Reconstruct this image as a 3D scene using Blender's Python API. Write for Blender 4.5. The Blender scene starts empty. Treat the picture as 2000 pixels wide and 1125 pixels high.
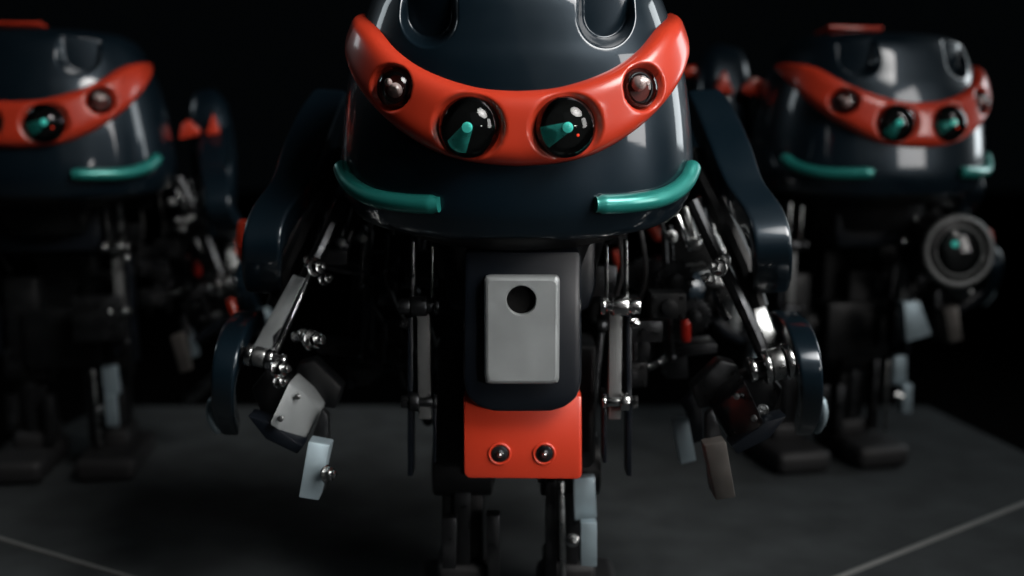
import bpy, bmesh, math, random
from mathutils import Vector, Matrix, Quaternion
random.seed(7)
R = math.radians
sc = bpy.context.scene
COL = sc.collection

# ------------------------------------------------------------------ camera
CAMZ = .56
TH = math.atan((562.5 - 255) / 2000)
cam_d = bpy.data.cameras.new('camera'); cam = bpy.data.objects.new('camera', cam_d); COL.objects.link(cam)
cam.location = (0, 0, CAMZ); cam.rotation_euler = (math.pi / 2 - TH, 0, 0)
cam_d.sensor_width = 36; cam_d.lens = 36; cam_d.clip_start = .02; cam_d.clip_end = 100
cam_d.dof.use_dof = True; cam_d.dof.focus_distance = .97; cam_d.dof.aperture_fstop = 2.0
sc.camera = cam

# ------------------------------------------------------------------ world and lamps
w = bpy.data.worlds.new('World'); sc.world = w; w.use_nodes = True
w.node_tree.nodes['Background'].inputs[0].default_value = (.55, .75, .9, 1)
w.node_tree.nodes['Background'].inputs[1].default_value = .0015
sc.view_settings.view_transform = 'Standard'; sc.view_settings.look = 'None'
sc.view_settings.exposure = 0; sc.view_settings.gamma = 1

def area(name, loc, target, sx, sy, L, color=(1, 1, 1), shape='RECTANGLE', spread=180):
    d = bpy.data.lights.new(name, 'AREA'); d.shape = shape; d.size = sx; d.size_y = sy
    A = sx * sy * (math.pi / 4 if shape in ('DISK', 'ELLIPSE') else 1)
    d.energy = L * A * math.pi; d.color = color; d.spread = R(spread)
    o = bpy.data.objects.new(name, d); COL.objects.link(o); o.location = loc
    o.rotation_euler = (Vector(target) - Vector(loc)).to_track_quat('-Z', 'Y').to_euler()
    return o
HD = (0, 1.05, .55)
area('key_softbox', (.95, .25, 1.68), HD, 1.0, 1.0, 1.75, (1, .97, .94), 'DISK', spread=50)
area('side_softbox', (1.62, .33, .86), (.1, 1.0, .58), .50, .80, 3.6, (1, .97, .95), spread=120)
area('front_softbox', (1.5, -1.3, 1.9), (.05, 1.0, .45), 3.4, 2.6, .045, (.92, .97, 1), spread=130)
area('low_front_lamp', (.95, -.35, .52), (.01, 1.0, .30), .35, .35, .42, (1, .97, .95), 'DISK', spread=15)  # added fill with a narrow beam, brightens belly and chest plate
area('rear_strip_right', (2.3, 2.35, 1.15), (.17, 1.05, .58), .6, 1.2, 5, (.9, .97, 1))
area('rear_strip_left', (-2.25, 2.0, 1.7), (-.15, 1.05, .58), .4, .6, 3.5, (.85, .95, 1))

# ------------------------------------------------------------------ materials
def pri(name, col, rough=.4, metal=0, coat=0, coat_r=.05, bump=0, bscale=200, rvar=0, vscale=30, cvar=0, spec=.5):
    m = bpy.data.materials.new(name); m.use_nodes = True; nt = m.node_tree; b = nt.nodes['Principled BSDF']
    b.inputs['Base Color'].default_value = (*col, 1); b.inputs['Roughness'].default_value = rough
    b.inputs['Metallic'].default_value = metal; b.inputs['Coat Weight'].default_value = coat
    b.inputs['Coat Roughness'].default_value = coat_r; b.inputs['Specular IOR Level'].default_value = spec
    tc = nt.nodes.new('ShaderNodeTexCoord')
    if rvar or cvar:
        n = nt.nodes.new('ShaderNodeTexNoise'); n.inputs['Scale'].default_value = vscale; n.inputs['Detail'].default_value = 6
        nt.links.new(tc.outputs['Object'], n.inputs['Vector'])
        if rvar:
            mr = nt.nodes.new('ShaderNodeMapRange'); mr.inputs[3].default_value = max(0, rough - rvar); mr.inputs[4].default_value = rough + rvar
            mr.inputs[1].default_value = .3; mr.inputs[2].default_value = .7
            nt.links.new(n.outputs['Fac'], mr.inputs[0]); nt.links.new(mr.outputs[0], b.inputs['Roughness'])
        if cvar:
            mx = nt.nodes.new('ShaderNodeMix'); mx.data_type = 'RGBA'
            mx.inputs[6].default_value = (*[c * (1 - cvar) for c in col], 1); mx.inputs[7].default_value = (*[min(1, c * (1 + cvar)) for c in col], 1)
            nt.links.new(n.outputs['Fac'], mx.inputs[0]); nt.links.new(mx.outputs[2], b.inputs['Base Color'])
    if bump:
        n2 = nt.nodes.new('ShaderNodeTexNoise'); n2.inputs['Scale'].default_value = bscale; n2.inputs['Detail'].default_value = 5
        nt.links.new(tc.outputs['Object'], n2.inputs['Vector'])
        bp = nt.nodes.new('ShaderNodeBump'); bp.inputs['Strength'].default_value = bump; bp.inputs['Distance'].default_value = .0004
        nt.links.new(n2.outputs['Fac'], bp.inputs['Height']); nt.links.new(bp.outputs[0], b.inputs['Normal'])
    return m

NAVY = pri('navy_paint', (.0052, .0155, .025), .38, .5, .9, .05, bump=.03, bscale=60, rvar=.08, vscale=14)
CHEST = pri('satin_navy_paint', (.0025, .0042, .007), .42, 0, .15, .3, spec=.3, rvar=.1, vscale=20)
ORANGE = pri('orange_paint', (.56, .042, .016), .38, 0, .7, .13, bump=.04, bscale=45, rvar=.06, vscale=12, cvar=.04)
TEAL = pri('teal_paint', (.020, .235, .205), .36, .4, .4, .12, rvar=.08, vscale=30, cvar=.08)
ALU = pri('cast_aluminium', (.27, .29, .295), .42, .5, 0, bump=.3, bscale=1200, rvar=.1, vscale=70, cvar=.09)
PALE = pri('pale_anodised_metal', (.30, .38, .42), .45, .55, 0, bump=.2, bscale=300, rvar=.1, vscale=60, cvar=.1)
STEEL = pri('brushed_steel', (.30, .31, .31), .34, 1, 0, bump=.2, bscale=260, rvar=.14, vscale=90, cvar=.2)
CHROME = pri('chrome', (.55, .56, .56), .2, 1, 0, rvar=.08, vscale=120)
DARKM = pri('dark_metal', (.045, .047, .05), .36, .9, 0, bump=.2, bscale=200, rvar=.15, vscale=50, cvar=.3)
BLACK = pri('black_plastic', (.004, .0045, .005), .45, 0, .0, spec=.25, rvar=.12, vscale=40)
RUBBER = pri('black_rubber', (.010, .010, .011), .6)
PIT = pri('matt_black_lining', (.003, .003, .003), .9, spec=.1)
DULL = pri('worn_bronze_grey_metal', (.15, .14, .13), .5, .6, 0, bump=.2, bscale=300, rvar=.1, vscale=60, cvar=.25)  # pale finger metal toned down, as the right finger is lit less
GREYP = pri('satin_grey_metal', (.13, .135, .135), .5, .4, 0, bump=.2, bscale=300, rvar=.08, vscale=60, cvar=.15)
REDPIT = pri('dark_red_lining', (.11, .018, .014), .5, spec=.2)
REDL = pri('red_plastic', (.5, .02, .01), .3, 0, .3)
TEALB = pri('teal_reflector', (.03, .34, .29), .40, .3, .3, cvar=.6, vscale=160)
b = TEALB.node_tree.nodes['Principled BSDF']; b.inputs['Emission Color'].default_value = (.05, .6, .5, 1); b.inputs['Emission Strength'].default_value = .05  # faint glow put into the reflector; only the diode is a light
LED = pri('lit_teal_diode', (.1, .7, .6), .3)
b = LED.node_tree.nodes['Principled BSDF']; b.inputs['Emission Color'].default_value = (.08, .75, .62, 1); b.inputs['Emission Strength'].default_value = .35
RLED = pri('lit_red_diode', (.7, .03, .02), .3)
b = RLED.node_tree.nodes['Principled BSDF']; b.inputs['Emission Color'].default_value = (1, .06, .02, 1); b.inputs['Emission Strength'].default_value = .9
PINK = pri('frosted_bulb', (.62, .44, .42), .2, 0, 1)
CARPET = pri('grey_carpet', (.036, .041, .043), .92, 0, 0, bump=1, bscale=700, cvar=.6, vscale=14, spec=.15)
SEAM_GLINT = pri('seam_highlight', (.16, .165, .16), .6, 0, 0, cvar=.2, vscale=40)  # light grey stands in for the highlight along the seam edges
VOID = pri('dark_studio_floor', (.004, .004, .004), 1, spec=0)

GLASS = bpy.data.materials.new('clear_glass'); GLASS.use_nodes = True
nt = GLASS.node_tree; nt.nodes.clear()
out = nt.nodes.new('ShaderNodeOutputMaterial'); mx = nt.nodes.new('ShaderNodeMixShader'); tr = nt.nodes.new('ShaderNodeBsdfTransparent')
gl = nt.nodes.new('ShaderNodeBsdfGlossy'); fr = nt.nodes.new('ShaderNodeFresnel')
tr.inputs[0].default_value = (.82, .86, .86, 1); gl.inputs['Roughness'].default_value = .03; fr.inputs[0].default_value = 1.5
nt.links.new(fr.outputs[0], mx.inputs[0]); nt.links.new(tr.outputs[0], mx.inputs[1]); nt.links.new(gl.outputs[0], mx.inputs[2]); nt.links.new(mx.outputs[0], out.inputs[0])

for m_, fac in ((TEALB, .62),):          # a hazy, partly clear reflector
    nt = m_.node_tree; o_ = next(n for n in nt.nodes if n.type == 'OUTPUT_MATERIAL'); p_ = nt.nodes['Principled BSDF']
    t_ = nt.nodes.new('ShaderNodeBsdfTransparent'); x_ = nt.nodes.new('ShaderNodeMixShader'); x_.inputs[0].default_value = fac
    nt.links.new(t_.outputs[0], x_.inputs[1]); nt.links.new(p_.outputs[0], x_.inputs[2]); nt.links.new(x_.outputs[0], o_.inputs[0])

# ------------------------------------------------------------------ measuring helpers
def P(px, py, Y):                     # a point seen at (px, py) in the 2000 px photograph, Y metres in front of the camera
    u = (px - 1000) / 2000; v = -(py - 562.5) / 2000
    d = Vector((u, math.cos(TH) + v * math.sin(TH), -math.sin(TH) + v * math.cos(TH)))
    return Vector((0, 0, CAMZ)) + d * (Y / d.y)
def G(px, py, z=0):
    u = (px - 1000) / 2000; v = -(py - 562.5) / 2000
    d = Vector((u, math.cos(TH) + v * math.sin(TH), -math.sin(TH) + v * math.cos(TH)))
    return Vector((0, 0, CAMZ)) + d * ((z - CAMZ) / d.z)

ROOT = Vector((.005, 1.12, 0))        # base of the front robot; every robot part is modelled round it

def link(name, bm, mat, parent=None, smooth=True, off=None, angle=35):
    if bm.faces: bmesh.ops.recalc_face_normals(bm, faces=bm.faces)
    if off is None: off = ROOT if parent is not None else Vector((0, 0, 0))
    for v in bm.verts: v.co -= off
    me = bpy.data.meshes.new(name); bm.to_mesh(me); bm.free()
    if smooth:
        for p in me.polygons: p.use_smooth = True
        try: me.set_sharp_from_angle(angle=R(angle))
        except Exception: pass
    me.materials.append(mat)
    o = bpy.data.objects.new(name, me); COL.objects.link(o)
    if parent: o.parent = parent
    return o

def bev(bm, w, seg=2):
    if w > 0:
        try: bmesh.ops.bevel(bm, geom=list(bm.edges), offset=w, segments=seg, profile=.5, affect='EDGES', clamp_overlap=True)
        except Exception: pass

def hexa(c8, bv=.0015, bm=None):      # eight corners: front four (ring) then back four
    b = bmesh.new(); v = [b.verts.new(c) for c in c8]
    for f in ((0, 1, 2, 3), (7, 6, 5, 4), (0, 4, 5, 1), (1, 5, 6, 2), (2, 6, 7, 3), (3, 7, 4, 0)): b.faces.new([v[i] for i in f])
    bmesh.ops.recalc_face_normals(b, faces=b.faces)
    bev(b, bv)
    return b
def box(c, s, bv=.002, seg=2):
    c = Vector(c); x, y, z = [k / 2 for k in s]
    b = bmesh.new(); bmesh.ops.create_cube(b, size=1)
    for v in b.verts: v.co = Vector((v.co.x * s[0], v.co.y * s[1], v.co.z * s[2])) + c
    bev(b, bv, seg); return b
def prism(pts, Y, depth, bv=.0015, dY=None):   # polygon of picture points standing at Y, real depth behind it
    b = bmesh.new(); n = len(pts)
    fr_ = [P(p[0], p[1], Y + (dY[i] if dY else 0)) for i, p in enumerate(pts)]
    f = [b.verts.new(q) for q in fr_]; k = [b.verts.new(q + Vector((0, depth, 0))) for q in fr_]
    b.faces.new(f); b.faces.new(k[::-1])
    for i in range(n): b.faces.new((f[i], k[i], k[(i + 1) % n], f[(i + 1) % n]))
    bmesh.ops.recalc_face_normals(b, faces=b.faces); bev(b, bv); return b
def join(*bms):
    out = bmesh.new()
    for b in bms:
        me = bpy.data.meshes.new('tmp'); b.to_mesh(me); b.free(); out.from_mesh(me); bpy.data.meshes.remove(me)
    return out
def cyl(p1, p2, r, r2=None, n=28, bv=.001):
    p1 = Vector(p1); p2 = Vector(p2); d = p2 - p1; b = bmesh.new()
    bmesh.ops.create_cone(b, cap_ends=True, segments=n, radius1=r, radius2=r if r2 is None else r2, depth=d.length)
    if bv: 
        es = [e for e in b.edges if len(e.link_faces) == 2 and any(len(f.verts) > 4 for f in e.link_faces)]
        bmesh.ops.bevel(b, geom=es, offset=min(bv, d.length * .3), segments=2, profile=.5, affect='EDGES', clamp_overlap=True)
    M = Matrix.Translation((p1 + p2) / 2) @ d.to_track_quat('Z', 'Y').to_matrix().to_4x4()
    bmesh.ops.transform(b, matrix=M, verts=b.verts); return b
def ball(c, r, sq=(1, 1, 1), u=24, v=16):
    b = bmesh.new(); bmesh.ops.create_uvsphere(b, u_segments=u, v_segments=v, radius=r)
    for q in b.verts: q.co = Vector((q.co.x * sq[0], q.co.y * sq[1], q.co.z * sq[2])) + Vector(c)
    return b
def spline(pts, n):                   # Catmull-Rom through tuples
    pts = [tuple(p) for p in pts]; Q = [pts[0]] + pts + [pts[-1]]; res = []
    for i in range(1, len(Q) - 2):
        p0, p1, p2, p3 = Q[i - 1:i + 3]
        for k in range(n):
            t = k / n
            res.append(tuple(.5 * (2 * b_ + (c - a) * t + (2 * a - 5 * b_ + 4 * c - d) * t * t + (-a + 3 * b_ - 3 * c + d) * t ** 3) for a, b_, c, d in zip(p0, p1, p2, p3)))
    res.append(pts[-1]); return res
def tube(pts, r, n=12, rfun=None):
    pts = [Vector(p) for p in pts]; b = bmesh.new(); rings = []; prev = None
    for i, p in enumerate(pts):
        t = (pts[min(i + 1, len(pts) - 1)] - pts[max(i - 1, 0)]).normalized()
        if prev is None: a = t.orthogonal().normalized()
        else: a = (prev - t * prev.dot(t)).normalized()
        prev = a; c = t.cross(a); rr = rfun(i / (len(pts) - 1)) if rfun else r
        rings.append([b.verts.new(p + (a * math.cos(2 * math.pi * k / n) + c * math.sin(2 * math.pi * k / n)) * rr) for k in range(n)])
    for i in range(len(rings) - 1):
        for k in range(n): b.faces.new((rings[i][k], rings[i][(k + 1) % n], rings[i + 1][(k + 1) % n], rings[i + 1][k]))
    b.faces.new(rings[0]); b.faces.new(rings[-1][::-1]); return b
def shell(stations, n=10, pw=4.0):    # stations (px, py, Y, half width px, half thickness m): a swept rounded cover
    S = spline(stations, n); b = bmesh.new(); rings = []
    C = [P(s[0], s[1], s[2]) for s in S]; K = 36
    for i, s in enumerate(S):
        t = (C[min(i + 1, len(C) - 1)] - C[max(i - 1, 0)]).normalized()
        wv = Vector((1, 0, 0)); wv = (wv - t * wv.dot(t)).normalized(); nv = t.cross(wv)
        hw = s[3] * s[2] / 2000; ht = s[4]
        e = min(i, len(S) - 1 - i) / 4; f = 1 if e >= 1 else math.sqrt(max(.02, 1 - (1 - e) ** 2)) * .5 + .5
        ring = []
        for k in range(K):
            a = 2 * math.pi * k / K; ca, sa = math.cos(a), math.sin(a)
            ring.append(b.verts.new(C[i] + wv * hw * f * math.copysign(abs(ca) ** (2 / pw), ca) + nv * ht * f * math.copysign(abs(sa) ** (2 / pw), sa)))
        rings.append(ring)
    for i in range(len(rings) - 1):
        for k in range(K): b.faces.new((rings[i][k], rings[i][(k + 1) % K], rings[i + 1][(k + 1) % K], rings[i + 1][k]))
    b.faces.new(rings[0]); b.faces.new(rings[-1][::-1]); return b
def hexbolt(c, axis, r, l):
    c = Vector(c); a = Vector(axis).normalized()
    return join(cyl(c, c + a * l * .25, r * 1.25, n=20, bv=.0004), cyl(c + a * l * .25, c + a * l, r, n=6, bv=.0006), cyl(c + a * l, c + a * l * 1.5, r * .5, n=12, bv=.0003))

# ------------------------------------------------------------------ the setting
def slab(name, pts, z, th, mat, bv=0):
    b = bmesh.new(); t = [b.verts.new((p.x, p.y, z)) for p in pts]; k = [b.verts.new((p.x, p.y, z - th)) for p in pts]
    b.faces.new(t); b.faces.new(k[::-1]); n = len(pts)
    for i in range(n): b.faces.new((t[i], k[i], k[(i + 1) % n], t[(i + 1) % n]))
    bev(b, bv); o = link(name, b, mat, None, False); o['kind'] = 'structure'; return o
gf = slab('studio_floor', [Vector((-9, -3, 0)), Vector((9, -3, 0)), Vector((9, 14, 0)), Vector((-9, 14, 0))], -.25, .05, VOID)
br, bl = G(1812, 792), G(208, 792)
r2 = G(2000, 882); l2 = G(20, 878)
dr = (r2 - br).normalized(); dl = (l2 - bl).normalized()
fr_r = br + dr * 1.3; fr_l = bl + dl * 1.3
tb = slab('platform', [bl, br, fr_r, Vector((.9, -.1, 0)), Vector((-.9, -.1, 0)), fr_l], 0, .12, CARPET, .004)
def seam(a, c, name='platform_seam'):
    d = (c - a); d.normalize(); a = a - d * .05; n = Vector((-d.y, d.x, 0)) * .0028
    o = slab(name, [a - n, c - n, c + n, a + n], .004, .006, SEAM_GLINT, .001); return o
s1, s2 = G(2000, 985), G(1650, 1125); seam(s1 + (s1 - s2) * .7, s2 + (s2 - s1) * .6)
s1, s2 = G(0, 1055), G(235, 1125); seam(s1 + (s1 - s2) * .7, s2 + (s2 - s1) * .6)

# ------------------------------------------------------------------ the head surface
PR = spline([(-.042, .160), (-.036, .174), (-.024, .182), (0, .1885), (.05, .184), (.1, .1755), (.13, .168), (.15, .160), (.17, .152), (.185, .145), (.197, .136), (.206, .120), (.211, .1), (.2135, .075)], 8)
T10 = R(10); NN = 2.3; KK = .86; Z0 = .518
def rad(h):
    if h <= PR[0][0]: return PR[0][1]
    for i in range(len(PR) - 1):
        if PR[i][0] <= h <= PR[i + 1][0]:
            t = (h - PR[i][0]) / max(1e-9, PR[i + 1][0] - PR[i][0]); return PR[i][1] * (1 - t) + PR[i + 1][1] * t
    return PR[-1][1]
def tilt(x, y, h):
    return Vector((ROOT.x + x, ROOT.y + y * math.cos(T10) - h * math.sin(T10), Z0 + h * math.cos(T10) + y * math.sin(T10)))
def hxy(phi, r):
    s, c = math.sin(phi), math.cos(phi)
    return r * math.copysign(abs(s) ** (2 / NN), s), -r * KK * math.copysign(abs(c) ** (2 / NN), c)
def Hs(phi, h):
    x, y = hxy(phi, rad(h)); return tilt(x, y, h)
def Hn(phi, h):
    e = .004; a = Hs(phi + e, h) - Hs(phi - e, h); c = Hs(phi, h + .001) - Hs(phi, h - .001)
    n = a.cross(c).normalized(); o = Hs(phi, h) - Vector((ROOT.x, ROOT.y, Z0))
    return n if n.dot(o) > 0 else -n
def Ho(phi, h, off): return Hs(phi, h) + Hn(phi, h) * off

def sstep(a, b_, x):
    t = min(1, max(0, (x - a) / (b_ - a))); return t * t * (3 - 2 * t)

def head_shell(parent):
    b = bmesh.new(); prof = list(PR); K = 640
    dense = []
    for i in range(len(prof) - 1):
        for k in range(3):
            t = k / 3; dense.append((prof[i][0] * (1 - t) + prof[i + 1][0] * t, prof[i][1] * (1 - t) + prof[i + 1][1] * t))
    dense.append(prof[-1]); dense += [(.2150, .055), (.2155, .035), (.2158, .015)]
    dense = [(-.034, .10), (-.040, .155)] + dense
    rings = []
    for h, r in dense:
        ring = []
        for k in range(K):
            phi = 2 * math.pi * k / K - math.pi
            x, y = hxy(phi, r); hh = h; yy = y
            if abs(phi) < 1.4 and h > .1:        # two long grooves run up the front of the dome
                dx = abs(abs(x) - .083); dz = max(0, .170 - h)
                d = math.hypot(dx, dz)
                m = 1 - sstep(.0205, .0290, d)
                yb = -KK * rad(.150) * (1 - min(.999, abs(x) / rad(.150)) ** NN) ** (1 / NN) + .026
                if yb > y: yy = y + (yb - y) * m
            ring.append(b.verts.new(tilt(x, yy, hh)))
        rings.append(ring)
    for i in range(len(rings) - 1):
        for k in range(K): b.faces.new((rings[i][k], rings[i][(k + 1) % K], rings[i + 1][(k + 1) % K], rings[i + 1][k]))
    b.faces.new(rings[0]); b.faces.new(rings[-1][::-1])
    return link('head_shell', b, NAVY, parent, angle=60)

EYES = [(-11.0, .073, .0284, .0095), (11.0, .073, .0284, .0095), (-36, .104, .0190, .007), (36, .104, .0190, .007)]
TOPC = [(0, .106), (8, .108), (17, .114), (28, .124), (40, .138), (53, .1535), (64, .1605), (76, .1635), (88, .164), (93, .1625)]
BOTC = [(0, .037), (9, .0395), (20, .047), (33, .064), (47, .086), (57, .103), (68, .123), (79, .138), (88, .149), (93, .157), (93, .1625)]
def half_curve(c, n):
    S = spline(c, 12); L = [0]
    for a, b_ in zip(S, S[1:]): L.append(L[-1] + math.hypot((b_[0] - a[0]) * .003, b_[1] - a[1]))
    res = []
    for k in range(n + 1):
        u = L[-1] * k / n; i = 0
        while i < len(L) - 2 and L[i + 1] < u: i += 1
        t = (u - L[i]) / max(1e-9, L[i + 1] - L[i]); res.append(tuple(a * (1 - t) + b_ * t for a, b_ in zip(S[i], S[i + 1])))
    return res
def visor(parent):
    n = 150; tp = half_curve(TOPC, n); bt = half_curve(BOTC, n)
    tp = [(-a, h) for a, h in tp[:0:-1]] + tp; bt = [(-a, h) for a, h in bt[:0:-1]] + bt
    eyc = [(Hs(R(e[0]), e[1]), e[2]) for e in EYES]
    b = bmesh.new(); rows = []; m = 46
    for (a0, h0), (a1, h1) in zip(bt, tp):
        w_ = (Hs(R(a0), h0) - Hs(R(a1), h1)).length
        e = .0155 * min(1, (w_ / .045)) ** .8 + .001
        row = []
        for j in range(m + 1):
            t = .5 - .5 * math.cos(math.pi * j / m)
            a = R(a0 * (1 - t) + a1 * t); h = h0 * (1 - t) + h1 * t
            q = abs(2 * t - 1); o = -.005 + (e + .005) * (1 - q ** 4.2) ** .5 if q < 1 else -.005
            s = Hs(a, h)
            for c, r_ in eyc:
                d = (s - c).length; k = 1 - sstep(r_ * .99, r_ * 1.15, d)
                o = o * (1 - k) + min(o, .009 if r_ > .02 else .006) * k
            row.append(b.verts.new(s + Hn(a, h) * o))
        rows.append(row)
    for i in range(len(rows) - 1):
        for j in range(m): b.faces.new((rows[i][j], rows[i][j + 1], rows[i + 1][j + 1], rows[i + 1][j]))
    bmesh.ops.remove_doubles(b, verts=b.verts, dist=.00002)
    return link('visor', b, ORANGE, parent, angle=180)

def dome(c, nrm, r, hgt, u=40, v=12, r0=0):
    q = nrm.to_track_quat('Z', 'Y'); b = bmesh.new(); rings = []
    for i in range(v + 1):
        a = (math.pi / 2) * i / v; rr = r * math.cos(a); z = hgt * math.sin(a)
        if i == v: rings.append([b.verts.new(c + q @ Vector((0, 0, z)))]); break
        rings.append([b.verts.new(c + q @ Vector((rr * math.cos(2 * math.pi * k / u), rr * math.sin(2 * math.pi * k / u), z))) for k in range(u)])
    for i in range(v - 1):
        for k in range(u): b.faces.new((rings[i][k], rings[i][(k + 1) % u], rings[i + 1][(k + 1) % u], rings[i + 1][k]))
    for k in range(u): b.faces.new((rings[v - 1][k], rings[v - 1][(k + 1) % u], rings[v][0]))
    return b
def torus(c, nrm, r, rr, u=56, v=12):
    q = nrm.to_track_quat('Z', 'Y'); b = bmesh.new(); rings = []
    for i in range(u):
        a = 2 * math.pi * i / u; ring = []
        for k in range(v):
            p = 2 * math.pi * k / v; ring.append(b.verts.new(c + q @ Vector(((r + rr * math.cos(p)) * math.cos(a), (r + rr * math.cos(p)) * math.sin(a), rr * math.sin(p)))))
        rings.append(ring)
    for i in range(u):
        for k in range(v): b.faces.new((rings[i][k], rings[i][(k + 1) % v], rings[(i + 1) % u][(k + 1) % v], rings[(i + 1) % u][k]))
    return b

def eyes(parent):
    for i, (a, h, r, o) in enumerate(EYES):
        nrm = Hn(R(a), h); c = Hs(R(a), h) + nrm * (o - .001)
        big = r > .02
        up = Vector((0, 0, 1)); rt = up.cross(nrm).normalized() * 1; upv = nrm.cross(rt).normalized()
        base = link('eye_socket', join(cyl(c - nrm * .004, c + nrm * .0015, r * .985, n=48, bv=.0005)), PIT if big else REDPIT, parent)
        base['label'] = ('large' if big else 'small') + ' black round eye socket in the orange visor'
        link('glass_dome', dome(c + nrm * .0012, nrm, r * .99, r * (.80 if big else .85)), GLASS, base, angle=180)
        if big:
            d = (-.55, -.83) if a < 0 else (-.90, -.43)
            dv = rt * d[0] + upv * d[1]
            tip = c + nrm * r * .42
            # reflector fans from the diode to the rim
            pv = nrm.cross(dv).normalized(); fan = []
            b_ = bmesh.new(); A = []; n_ = 14
            for k in range(n_ + 1):
                t = k / n_ - .5; ang = t * math.pi
                p0 = tip + pv * math.sin(ang) * r * .17 + nrm * (math.cos(ang) * r * .12 - r * .12)
                p1 = c + dv * r * .86 * (1 - .12 * (2 * t) ** 2) + pv * (2 * t) * r * .36 + nrm * (r * .05 + r * .24 * math.cos(ang))
                A.append((b_.verts.new(p0), b_.verts.new(p1)))
            lo0 = b_.verts.new(tip - nrm * r * .3); lo1 = b_.verts.new(c + dv * r * .8)
            for k in range(n_): b_.faces.new((A[k][0], A[k + 1][0], A[k + 1][1], A[k][1]))
            b_.faces.new([x[0] for x in A] + [lo0]); b_.faces.new([x[1] for x in A][::-1] + [lo1])
            link('light_guide', b_, TEALB, base, angle=40)
            link('diode', ball(tip + nrm * r * .02, r * .17), LED, base)
            if a > 0: link('red_diode', ball(c + nrm * r * .3 + rt * r * .36 - upv * r * .25, r * .045), RLED, base)
        else:
            s = -1 if a < 0 else 1
            link('bulb', join(ball(c + nrm * r * .30 + rt * r * (.15 if s < 0 else -.2) + upv * r * (-.12 if s < 0 else .2), r * .38), ball(c + nrm * r * .36 + rt * r * (-.22 if s < 0 else .22) + upv * r * .28, r * .2)), PINK, base)
            link('inner_ring', torus(c + nrm * .002, nrm, r * .72, r * .08), DARKM, base)

def teal_bar(parent, s):
    pts = [(68, .017), (65, .0135), (60, .006), (52, .000), (43, -.003), (31, -.003), (19.5, -.0015)]
    S = spline([(a * s, h) for a, h in pts], 8)
    path = [Ho(R(a), h + .002, .0035) for a, h in S]
    f = lambda t: .0093 * (min(1, math.sqrt(max(.01, 1 - (1 - min(1, t / .12)) ** 2))) if t < .12 else (1 if t < .97 else .80))
    return link('trim_bar', tube(path, .0075, 16, f), TEAL, parent, angle=70)

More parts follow.
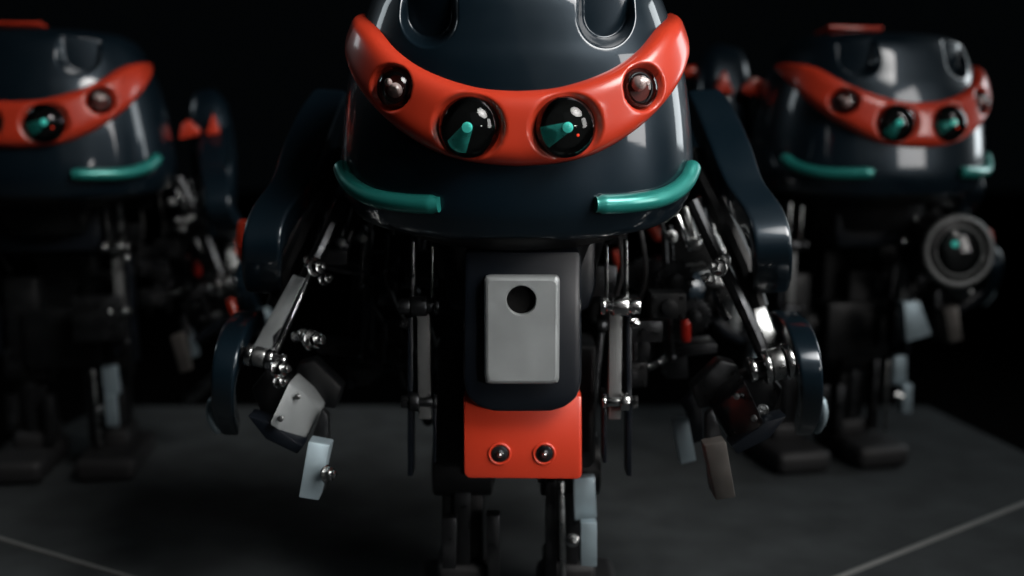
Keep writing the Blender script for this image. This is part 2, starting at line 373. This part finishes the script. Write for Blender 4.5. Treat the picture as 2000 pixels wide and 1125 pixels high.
# ------------------------------------------------------------------ one robot
PROTO = {}
def build_robot():
    root = bpy.data.objects.new('robot', None); COL.objects.link(root); root.location = ROOT; root.empty_display_size = .1
    hs = head_shell(root); visor(root); eyes(root)
    for s in (-1, 1): teal_bar(root, s)
    # underside collar, neck and head top plate
    link('neck', join(cyl(Vector((.005, 1.12, .40)), Vector((.005, 1.12, .49)), .085, .11, n=40, bv=.004)), BLACK, root)
    link('top_plate', join(box(tilt(-.04, .0, .218), (.095, .05, .006), .0025)), ORANGE, root)
    link('head_base', join(cyl(tilt(0, 0, -.052), tilt(0, 0, -.034), .135, .155, n=48, bv=.003)), BLACK, root)
    # torso
    link('torso', prism([(866, 455), (1165, 455), (1165, 560), (1150, 610), (880, 610), (866, 560)], 1.06, .14, .008), CHEST, root)
    cf = link('chest_housing', prism([(906, 490), (1135, 490), (1137, 745), (1128, 778), (1105, 797), (1075, 806), (965, 806), (935, 797), (912, 778), (904, 745)], 1.0, .09, .006), CHEST, root, angle=25)
    # cast plate with its bored hole
    def plate():
        y = .985; o = [P(*q, y) for q in ((945, 540), (1094, 540), (1097, 752), (945, 752))]; c = P(1018, 587, y); r = 29 * y / 2000; n = 120
        b_ = bmesh.new(); f = []; k = []
        # ring of the hole and a matching ring on the outline
        hole = []; outer = []
        cx, cz = c.x, c.z; x0, x1 = o[0].x, o[1].x; z1, z0 = o[0].z, o[2].z; inset = .0035
        for i in range(n):
            a = 2 * math.pi * i / n + math.pi / n; dx, dz = math.cos(a), math.sin(a)
            tx = ((x1 - cx) / dx if dx > 0 else (x0 - cx) / dx) if abs(dx) > 1e-6 else 9
            tz = ((z1 - cz) / dz if dz > 0 else (z0 - cz) / dz) if abs(dz) > 1e-6 else 9
            t = min(tx, tz); hole.append((cx + dx * r, cz + dz * r)); outer.append([cx + dx * t, cz + dz * t])
        for X in (x0, x1):
            for Z in (z0, z1):
                j = min(range(n), key=lambda i: (outer[i][0] - X) ** 2 + (outer[i][1] - Z) ** 2); outer[j] = [X, Z]
        cr = .005
        for p in outer:                   # rounded corners
            ux = abs(p[0] - (x0 + x1) / 2) - (abs(x1 - x0) / 2 - cr); uz = abs(p[1] - (z0 + z1) / 2) - (abs(z1 - z0) / 2 - cr)
            if ux > 0 and uz > 0:
                L_ = math.hypot(ux, uz); sx = 1 if p[0] > (x0 + x1) / 2 else -1; sz = 1 if p[1] > (z0 + z1) / 2 else -1
                p[0] = (x0 + x1) / 2 + sx * (abs(x1 - x0) / 2 - cr + ux / L_ * cr); p[1] = (z0 + z1) / 2 + sz * (abs(z1 - z0) / 2 - cr + uz / L_ * cr)
        mx_, mz_ = (x0 + x1) / 2, (z0 + z1) / 2
        def ins(p, d): return (mx_ + (p[0] - mx_) * (1 - d / abs(x1 - x0) * 2), mz_ + (p[1] - mz_) * (1 - d / abs(z1 - z0) * 2))
        def ring(L, yy): return [b_.verts.new((p[0], yy, p[1])) for p in L]
        bore = ring(hole, y + .011); h1 = ring(hole, y + .0012); h0 = ring([(cx + (p[0] - cx) * 1.06, cz + (p[1] - cz) * 1.06) for p in hole], y)
        o0 = ring([ins(p, .0042) for p in outer], y); o05 = ring([ins(p, .0022) for p in outer], y + .0008); o1 = ring([ins(p, .0006) for p in outer], y + .0028); o2 = ring(outer, y + .005); o3 = ring(outer, y + .016)
        seq = [bore, h1, h0, o0, o05, o1, o2, o3]
        for A, B in zip(seq, seq[1:]):
            for i in range(n): b_.faces.new((A[i], A[(i + 1) % n], B[(i + 1) % n], B[i]))
        return b_
    pl = link('chest_plate', plate(), ALU, cf, angle=14)
    c = P(1018, 587, .985); link('bore_lining', cyl(c + Vector((0, .009, 0)), c + Vector((0, .014, 0)), .0165, n=32, bv=0), PIT, cf)
    # orange belly block with two recessed screws
    bb = join(prism([(905, 772), (1136, 772), (1137, 930), (1130, 937), (914, 935), (906, 926)], 1.02, .07, .003))
    belly = link('belly_block', bb, ORANGE, root, angle=28)
    for px in (976, 1063):
        c = P(px, 886, 1.02)
        link('screw', join(cyl(c + Vector((0, -.0016, 0)), c + Vector((0, .003, 0)), .0088, n=28, bv=.0006), ball(c + Vector((0, -.002, 0)), .0052, (1, .6, 1))), DARKM, belly)
        link('screw_ring', torus(c + Vector((0, -.0006, 0)), Vector((0, -1, 0)), .0108, .0014), ORANGE, belly)
        link('screw_head', join(cyl(c + Vector((0, -.0052, 0)), c + Vector((0, -.003, 0)), .0036, n=6, bv=.0004), ball(c + Vector((0, -.005, 0)), .0024)), CHROME, belly)
    link('pelvis', join(box((.005, 1.14, .225), (.12, .08, .10), .008), cyl((-.085, 1.15, .23), (.095, 1.15, .23), .028, n=32), box((.005, 1.17, .30), (.09, .05, .12), .004)), BLACK, root)
    parts = {'armL': [], 'armR': [], 'chest': [pl, cf], 'belly': [belly], 'legs': []}
    for s in (-1, 1):
        key = 'armL' if s < 0 else 'armR'; A = parts[key]
        X = lambda px: px if s > 0 else 2020 - px
        def q(px, py, Y): return P(X(px), py, Y)
        def pr(pts, Y, d, bv=.0015, dY=None): return prism([(X(a), b_) for a, b_ in pts], Y, d, bv, dY)
        # shoulder housing with orange inserts
        sh = link('shoulder', shell([(X(1352), 165, 1.28, 34, .030), (X(1372), 215, 1.26, 54, .045), (X(1385), 320, 1.24, 60, .050), (X(1388), 440, 1.23, 56, .045), (X(1382), 560, 1.23, 44, .035)], pw=3), NAVY, root); A.append(sh)
        link('shoulder_insert', pr([(1330, 282), (1340, 236), (1362, 222), (1392, 252), (1388, 268)], 1.172, .02, .003), ORANGE, sh)
        link('shoulder_insert', pr([(1402, 270), (1426, 205), (1441, 250), (1440, 266)], 1.178, .02, .003), ORANGE, sh)
        if s < 0: parts['cowl'] = [sh]
        # upper arm cover
        ua = link('upper_arm_cover', shell([(X(1368), 190, 1.30, 32, .016), (X(1394), 238, 1.25, 38, .018), (X(1420), 300, 1.19, 41, .018), (X(1450), 372, 1.13, 38, .015), (X(1488), 428, 1.085, 38, .015), (X(1504), 478, 1.065, 38, .015), (X(1506), 525, 1.09, 37, .015), (X(1502), 556, 1.13, 34, .013)], pw=9), NAVY, root); A.append(ua)
        link('upper_arm_frame', join(tube([q(1350, 300, 1.22), q(1400, 400, 1.17), q(1455, 520, 1.14), q(1480, 600, 1.13)], .012, 10),
             tube([q(1378, 280, 1.25), q(1440, 470, 1.2), q(1490, 560, 1.16)], .010, 10)), BLACK, ua)
        # forearm link plates
        if s > 0:
            fa = link('forearm_plate', pr([(1462, 566), (1484, 566), (1512, 640), (1548, 690), (1500, 702), (1480, 640)], 1.10, .012, .002, [.03, .03, .01, 0, 0, .01]), STEEL, root)
        else:
            fa = link('forearm_plate', pr([(1424, 545), (1448, 536), (1532, 688), (1496, 694)], 1.07, .006, .001, [.02, .02, 0, 0]), ALU, root)
            link('edge_plate', pr([(1405, 520), (1411, 518), (1492, 694), (1484, 698)], 1.065, .022, .0006, [.03, .03, 0, 0]), CHROME, fa)
        A.append(fa)
        link('forearm_bar', tube([q(1352, 392, 1.13), q(1392, 480, 1.12), q(1440, 575, 1.10), q(1478, 660, 1.08), q(1500, 715, 1.08)], .0075, 8), DARKM, fa)
        if s > 0: link('bar_highlight', tube(spline([tuple(q(1396, 566, 1.12)), tuple(q(1404, 596, 1.115)), tuple(q(1424, 624, 1.11))], 6), .0045, 8), CHROME, fa)  # bright arc added as the highlight on the forearm bar
        for (a, b_, Y, r_) in ((1409, 524, 1.06, .0075), (1390, 545, 1.075, .006), (1418, 512, 1.075, .006)):
            link('bolt', hexbolt(q(a, b_, Y), (-s * .7, -.5, .2), r_, r_ * 1.6), CHROME if s < 0 else STEEL, fa)
        # wrist joint: a stack of turned discs
        p1 = q(1462, 723, 1.055); p2 = q(1552, 703, 1.055); d = p2 - p1
        k = 1 if s > 0 else .62
        if s < 0: p1 = q(1462, 708, 1.045); p2 = q(1545, 690, 1.045); d = p2 - p1
        wj = link('wrist_joint', cyl(p1, p2 + d * .05, .011 * k, n=28), DARKM, root); A.append(wj)
        for (t0, t1, r_) in ((.0, .14, .0135), (.30, .44, .0185), (.47, .74, .017), (.78, .93, .0195)):
            link('joint_disc', cyl(p1 + d * t0, p1 + d * t1, r_ * k, n=36, bv=.0012), CHROME if t0 != .47 else STEEL, wj)
        for (a, b_, Y, r_) in ((1480, 720, 1.03, .008), (1416, 664, 1.06, .009), (1430, 655, 1.065, .006), (1444, 658, 1.07, .005), (1478, 745, 1.035, .006)):
            if s < 0: link('bolt', hexbolt(q(a, b_, Y), (-s * .8, -.5, .1), r_, r_ * 1.5), CHROME, wj)
        if s > 0: link('bolt', hexbolt(q(1491, 800, 1.045), (-.5, -.8, 0), .005, .01), STEEL, wj)
        # wrist cover
        wc = link('wrist_cover', shell([(X(1526), 620, 1.18, 26, .011), (X(1554), 646, 1.10, 27, .011), (X(1572), 690, 1.05, 26, .011), (X(1582), 745, 1.042, 23, .011), (X(1580), 800, 1.07, 21, .011), (X(1566), 840, 1.11, 17, .009)], pw=7), NAVY, root); A.append(wc)
        link('end_cap', shell([(X(1600), 775, 1.085, 10, .012), (X(1604), 805, 1.085, 12, .014), (X(1590), 838, 1.10, 9, .010)], pw=2.2), PALE, wc)  # pale colour stands in for a blue-white reflection on the cap
        # gripper
        gr = link('gripper_block', pr([(1455, 745), (1392, 800), (1430, 868), (1495, 830)], 1.03, .045, .003, [0, .035, .012, -.02]), ALU if s < 0 else DARKM, root, angle=28); A.append(gr)  # right block coloured dark because it faces away from the light
        link('gripper_frame', join(pr([(1352, 758), (1408, 704), (1440, 712), (1448, 740), (1390, 796), (1366, 800)], 1.09, .03, .003),
             pr([(1448, 742), (1500, 722), (1530, 760), (1502, 832), (1460, 780)], 1.07, .04, .003)), DARKM if s > 0 else BLACK, gr)
        link('gripper_bracket', pr([(1538, 812), (1496, 824), (1428, 872), (1440, 888), (1502, 858)], 1.02, .03, .002), CHEST, gr)
        link('finger_arm', pr([(1392, 800), (1380, 812), (1378, 870), (1388, 960), (1400, 960), (1396, 870), (1410, 850)], 1.045, .014, .001), DARKM, gr)
        fg = link('finger', pr([(1418, 862), (1375, 870), (1398, 978), (1437, 972)], 1.0, .022, .0015, [.0, .008, .004, -.004]), PALE if s < 0 else DULL, gr)
        for (a, b_, Y_) in ((1440, 775, 1.033), (1474, 818, 1.011)):
            link('block_screw', cyl(q(a, b_, Y_) + Vector((0, .004, 0)), q(a, b_, Y_) + Vector((-s * .0012, -.0022, .0005)), .0032, n=18, bv=.0004), STEEL, gr)
        if s < 0: link('bolt', hexbolt(q(1384, 925, .995), (1, -.45, .1), .0075, .008), CHROME, gr)
        else:
            link('rear_finger', pr([(1314, 822), (1345, 818), (1360, 900), (1330, 908)], 1.14, .02, .0015), PALE, gr)
            link('rear_finger_arm', pr([(1330, 790), (1352, 770), (1372, 800), (1374, 860), (1352, 868), (1344, 812)], 1.15, .016, .001), CHEST, gr)
        # hip linkage beside the chest
        if s > 0: hx = 1212
        else: hx = 1202
        Y = 1.06
        hl = link('hip_linkage', pr([(hx - 22, 612), (hx + 4, 612), (hx + 1, 820), (hx - 24, 820)], Y, .014, .0015), GREYP, root); parts['legs'].append(hl)
        link('linkage_plate', join(pr([(hx - 28, 480), (hx - 24, 480), (hx - 23, 592), (hx - 28, 592)], Y - .005, .02, .0004), pr([(hx + 9, 470), (hx + 14, 470), (hx + 16, 592), (hx + 10, 592)], Y - .005, .02, .0004)), STEEL, hl)
        mt = CHROME if s > 0 else DARKM  # left pins in darker metal, standing in for shade there
        a_ = q(hx - 40, 598, Y - .008); e_ = q(hx + 40, 598, Y - .008); dd = e_ - a_
        link('pivot_pin', join(cyl(a_, a_ + dd * .12, .0095, n=24), cyl(a_ + dd * .14, a_ + dd * .40, .006, n=24), cyl(a_ + dd * .30, a_ + dd * .68, .0105, n=28), cyl(a_ + dd * .70, a_ + dd * .98, .0085, n=24)), mt, hl)
        a_ = q(hx - 36, 785, Y - .008); e_ = q(hx + 34, 785, Y - .008); dd = e_ - a_
        link('pivot_pin', join(cyl(a_, a_ + dd * .1, .007, n=24), cyl(a_ + dd * .12, a_ + dd * .6, .005, n=24), cyl(a_ + dd * .5, a_ + dd * .75, .010, n=28), cyl(a_ + dd * .78, e_, .007, n=6)), mt, hl)
        link('linkage_cheek', join(pr([(hx - 34, 770), (hx - 27, 770), (hx - 27, 905), (hx - 34, 905)], Y, .03, .0008), pr([(hx + 12, 620), (hx + 22, 620), (hx + 22, 930), (hx + 12, 930)], Y + .005, .03, .0008)), CHEST, hl)
        link('bolt', hexbolt(q(hx + 26, 631, Y - .01), (.3 * s, -1, 0), .0045, .008), mt, hl)
        # leg with foot
        lx = .005 + s * .062
        lg = link('leg', join(box((lx, 1.15, .25), (.055, .075, .15), .006), cyl((lx - .034, 1.145, .175), (lx + .034, 1.145, .175), .034, n=32, bv=.003), box((lx, 1.16, .095), (.048, .06, .14), .006)), BLACK, root); parts['legs'].append(lg)
        ft = link('foot', join(box((lx + s * .01, 1.12, .021), (.095, .17, .038), .012, 4), box((lx, 1.155, .05), (.06, .08, .03), .008, 3)), RUBBER, root); parts['legs'].append(ft)
        link('shin_plate', join(box((lx, 1.124, .12), (.018, .006, .13), .001)), DARKM, lg)
        link('knee_cap', join(cyl((lx - s * .037, 1.145, .175), (lx - s * .0345, 1.145, .175), .02, n=24)), STEEL, lg)
    # dense machinery between the arms and the hips
    rg = random.Random(5)
    for s in (-1, 1):
        for k in range(16):
            x = .005 + s * rg.uniform(.085, .215); z = rg.uniform(.25, .45); y = rg.uniform(1.14, 1.27)
            kind = rg.choice(['bracket', 'bracket', 'gear_wheel', 'strut', 'servo_motor'])
            if kind == 'bracket':
                a_ = rg.uniform(.02, .05); t_ = rg.uniform(.015, .045)
                bb_ = join(box((x, y, z), (a_, .012, t_), .001), box((x - a_ / 2 + .003, y - .012, z), (.005, .024, t_), .0008), cyl((x, y - .010, z), (x, y - .004, z), .004, n=6, bv=0))
                mt = DARKM
            elif kind == 'gear_wheel':
                bb_ = join(cyl((x, y, z), (x, y + .008, z), .020, n=40, bv=.001), cyl((x, y - .008, z), (x, y + .012, z), .008, n=24), *[box((x + .0205 * math.cos(q_ * math.pi / 9), y + .004, z + .0205 * math.sin(q_ * math.pi / 9)), (.004, .007, .004), .0004, 1) for q_ in range(18)])
                mt = DARKM
            elif kind == 'strut':
                e_ = Vector((x + rg.uniform(-.03, .03), y + rg.uniform(-.02, .02), z - rg.uniform(.06, .13)))
                bb_ = join(cyl((x, y, z), e_, .0045, n=12), ball((x, y, z), .008, u=14, v=10), ball(e_, .008, u=14, v=10)); mt = STEEL if s > 0 and rg.random() < .4 else DARKM
            else:
                bb_ = join(box((x, y, z), (.04, .035, .03), .002), cyl((x, y - .024, z), (x, y - .016, z), .009, n=24), *[cyl((x + i_ * .015, y - .021, z + j_ * .010), (x + i_ * .015, y - .016, z + j_ * .010), .0022, n=6, bv=0) for i_ in (-1, 1) for j_ in (-1, 1)]); mt = BLACK
            link(kind, bb_, mt, root)
        for k in range(3):
            x = .005 + s * (.11 + .03 * k); y = 1.19 + .02 * (k % 3)
            pts_ = spline([(x, y, .475), (x + s * .012, y - .02, .40 - .01 * k), (x - s * .01, y, .32), (x - s * .03, y + .02, .24)], 8)
            link('cable', tube(pts_, .0028, 8), RUBBER, root)
    # hanging links and plates under the belly
    link('lower_plate', prism([(1120, 934), (1162, 932), (1166, 1012), (1122, 1018)], 1.09, .014), PALE, root)
    link('lower_plate', prism([(1134, 1022), (1166, 1020), (1166, 1108), (1134, 1106)], 1.07, .014), PALE, root)
    link('lower_plate', prism([(862, 1012), (892, 1012), (890, 1112), (864, 1112)], 1.07, .014), DARKM, root)
    link('lower_link', join(prism([(1066, 940), (1088, 940), (1088, 1140), (1066, 1140)], 1.10, .02), prism([(950, 1008), (976, 1008), (976, 1140), (952, 1140)], 1.10, .02)), DARKM, root)
    link('lower_rod', cyl(P(1096, 940, 1.09), P(1100, 1150, 1.09), .004), STEEL, root)
    link('bolt', hexbolt(P(1118, 1055, 1.07), (0, -1, .2), .006, .01), CHROME, root)
    # rods, cables and springs between head and arms
    for s in (-1, 1):  # left metals coloured darker, as that side lies in shade
        X = lambda px: px if s > 0 else 2020 - px
        for i, (a, b_, c_, d_, r_, mt) in enumerate(((1322, 420, 1345, 480, .0042, CHROME), (1338, 405, 1358, 476, .0050, STEEL), (1352, 395, 1366, 470, .0035, CHROME), (1368, 385, 1378, 460, .0045, DARKM), (1384, 395, 1402, 505, .0035, STEEL), (1308, 440, 1316, 560, .0030, DARKM), (1296, 450, 1312, 700, .0035, DARKM))):
            link('push_rod', join(cyl(P(X(a), b_, 1.16 + .008 * i), P(X(c_), d_, 1.15 + .008 * i), r_, n=12), ball(P(X(c_), d_, 1.15 + .008 * i), r_ * 1.6, u=12, v=8)), mt if s > 0 else DARKM, root)
        link('servo_box', prism([(X(1305), 470), (X(1390), 470), (X(1395), 520), (X(1308), 530)], 1.24, .06, .004), BLACK, root)
        link('servo_shelf', prism([(X(1308), 534), (X(1386), 520), (X(1386), 527), (X(1308), 541)], 1.18, .05, .001), STEEL if s > 0 else DARKM, root)
        link('rear_frame', join(prism([(X(1290), 540), (X(1330), 540), (X(1345), 740), (X(1300), 740)], 1.26, .04, .003), prism([(X(1300), 680), (X(1400), 670), (X(1402), 690), (X(1300), 700)], 1.22, .05, .002)), DARKM if s > 0 else BLACK, root)
        for j in range(2):
            link('bolt', hexbolt(P(X(1312 + 40 * j), 462 + 14 * j, 1.15), (0, -1, .3), .006, .008), STEEL, root)
        hlx = []
        for k in range(150):
            t = k / 149; bx = P(X(1232 + 72 * t), 722 - 26 * t * t, 1.2); a = t * 2 * math.pi * 11
            hlx.append(bx + Vector((0, math.cos(a) * .0048, math.sin(a) * .0048)))
        link('spring', tube(hlx, .0009, 6), CHROME if s > 0 else DARKM, root)
    link('rear_guard', shell([(478, 428, 1.24, 13, .008), (476, 470, 1.24, 14, .008), (492, 515, 1.24, 14, .008), (518, 558, 1.24, 13, .008)], pw=2.5), ORANGE, root)
    link('rear_guard', shell([(448, 580, 1.30, 9, .007), (456, 605, 1.30, 10, .007), (466, 632, 1.30, 8, .006)], pw=2.5), ORANGE, root)
    link('rear_guard', shell([(1474, 556, 1.15, 8, .006), (1482, 585, 1.15, 9, .006), (1486, 612, 1.15, 7, .005)], pw=2.5), ORANGE, root)
    link('rear_guard', shell([(1276, 600, 1.28, 8, .006), (1288, 620, 1.28, 10, .007)], pw=2.5), REDL, root)
    link('rear_guard', shell([(1338, 622, 1.2, 11, .006), (1340, 668, 1.2, 11, .006)], pw=2.5), REDL, root)
    return root, parts

robot, parts = build_robot()
robot['label'] = 'front robot in sharp focus with orange visor, silver chest plate and orange belly block'
robot['category'] = 'robot'; robot['group'] = 'navy robots with orange visors'
COWL = parts.pop('cowl')[0].name
tags = {}
for k, L in parts.items():
    for o in L: tags[o.name] = k

def kids(o):
    r = list(o.children)
    for c in list(o.children): r += kids(c)
    return r
def remove(o):
    for c in kids(o) + [o]: bpy.data.objects.remove(c)

src_children = {o.name: [c for c in o.children] for o in [robot] + kids(robot)}
def clone(loc, yaw, label):
    mp = {}
    def rec(o, par):
        c = o.copy(); COL.objects.link(c); c.parent = par; mp[o.name] = c
        for ch in src_children[o.name]: rec(ch, c)
        return c
    r = rec(robot, None); r.location = loc; r.rotation_euler = (0, 0, R(yaw)); r['label'] = label
    return r, mp
def shift(mp, key, d):
    for n, t in tags.items():
        if t == key and n in mp: mp[n].location = Vector(mp[n].location) + Vector(d)

HEAD = {'head_shell', 'visor', 'eye_socket', 'trim_bar', 'top_plate', 'head_base'}
def nod(r, deg):                      # raise the face about the neck
    pv = Matrix.Translation((0, 0, Z0))
    for c in list(r.children):
        if c.name.split('.')[0] in HEAD: c.matrix_local = Matrix.Translation((0, 0, -.016)) @ pv @ Matrix.Rotation(R(-deg), 4, 'X') @ pv.inverted() @ c.matrix_local
# the robot on the left
rl, ml = clone((-.735, 1.65, 0), 7, 'left robot cut off by the left edge, blurred, with grey plate at its waist')
for n in [o.name for o in parts['belly']] + [parts['chest'][1].name]: remove(ml[n])
o = link('waist_plate', prism([(902, 800), (1010 + 40, 800), (1010 + 40, 935), (902, 935)], 1.0, .012, .002), DARKM, rl); o.location = (.09, .05, .02)
o = link('tie_rod', cyl(Vector((.2, 1.2, .09)), Vector((.31, 1.14, .19)), .008), STEEL, rl); o.location = (-.02, 0, 0)
# the robot on the right
rr, mr = clone((.583, 1.72, 0), 12, 'right robot behind the clawed arm, blurred, with a round chrome lens on its chest')
for n in [o.name for o in parts['belly']] + [parts['chest'][1].name]: remove(mr[n])
for o in [c for c in robot.children if c.name.split('.')[0] == 'shoulder']: remove(o)      # the front robot shows no shoulder housings
shift(mr, 'armL', (-.02, 0, .0)); shift(mr, 'armR', (-.055, .06, .02)); shift(mr, 'legs', (-.05, 0, 0))
lc = Vector((ROOT.x + .092, ROOT.y - .14, .372)); ax = Vector((-.15, -1, .1)).normalized()
ln = link('lens_barrel', cyl(lc + Vector((0, .09, 0)), lc, .051, n=48, bv=.003), BLACK, rr)
link('lens_ring', join(torus(lc, ax, 0.052, .0065), torus(lc + ax * .004, ax, .038, .0022)), GREYP, ln)
link('lens_glass', dome(lc, ax, .040, .014), GLASS, ln, angle=180)
link('lens_light', ball(lc + ax * .003 + Vector((-.008, 0, .012)), .005), LED, ln)
link('hand_plate', hexa([Vector(p) for p in ((.02, 1.0, .29), (.05, 1.0, .29), (.075, 1.0, .235), (.03, 1.0, .225), (.02, 1.02, .29), (.05, 1.02, .29), (.075, 1.02, .235), (.03, 1.02, .225))]), PALE, rr)

so = mr[COWL]; so.scale = (1.4, 1, 1.1); so.location = (.115, 0, .012)
nod(rl, 8); nod(rr, 8)

def at_right(px, py, Y): return P(px, py, Y) - rr.location + ROOT
for x0, y0, x1, y1, w_ in ((1340, 146, 1396, 141, .011), (1362, 200, 1372, 228, .013)):
    link('shoulder_fin', tube([at_right(x0 + (x1 - x0) * k / 6, y0 + (y1 - y0) * k / 6, 1.86) for k in range(7)], w_, 14, lambda t, w_=w_: w_ * math.sqrt(max(.08, 1 - (2 * t - 1) ** 2))), ORANGE, rr)
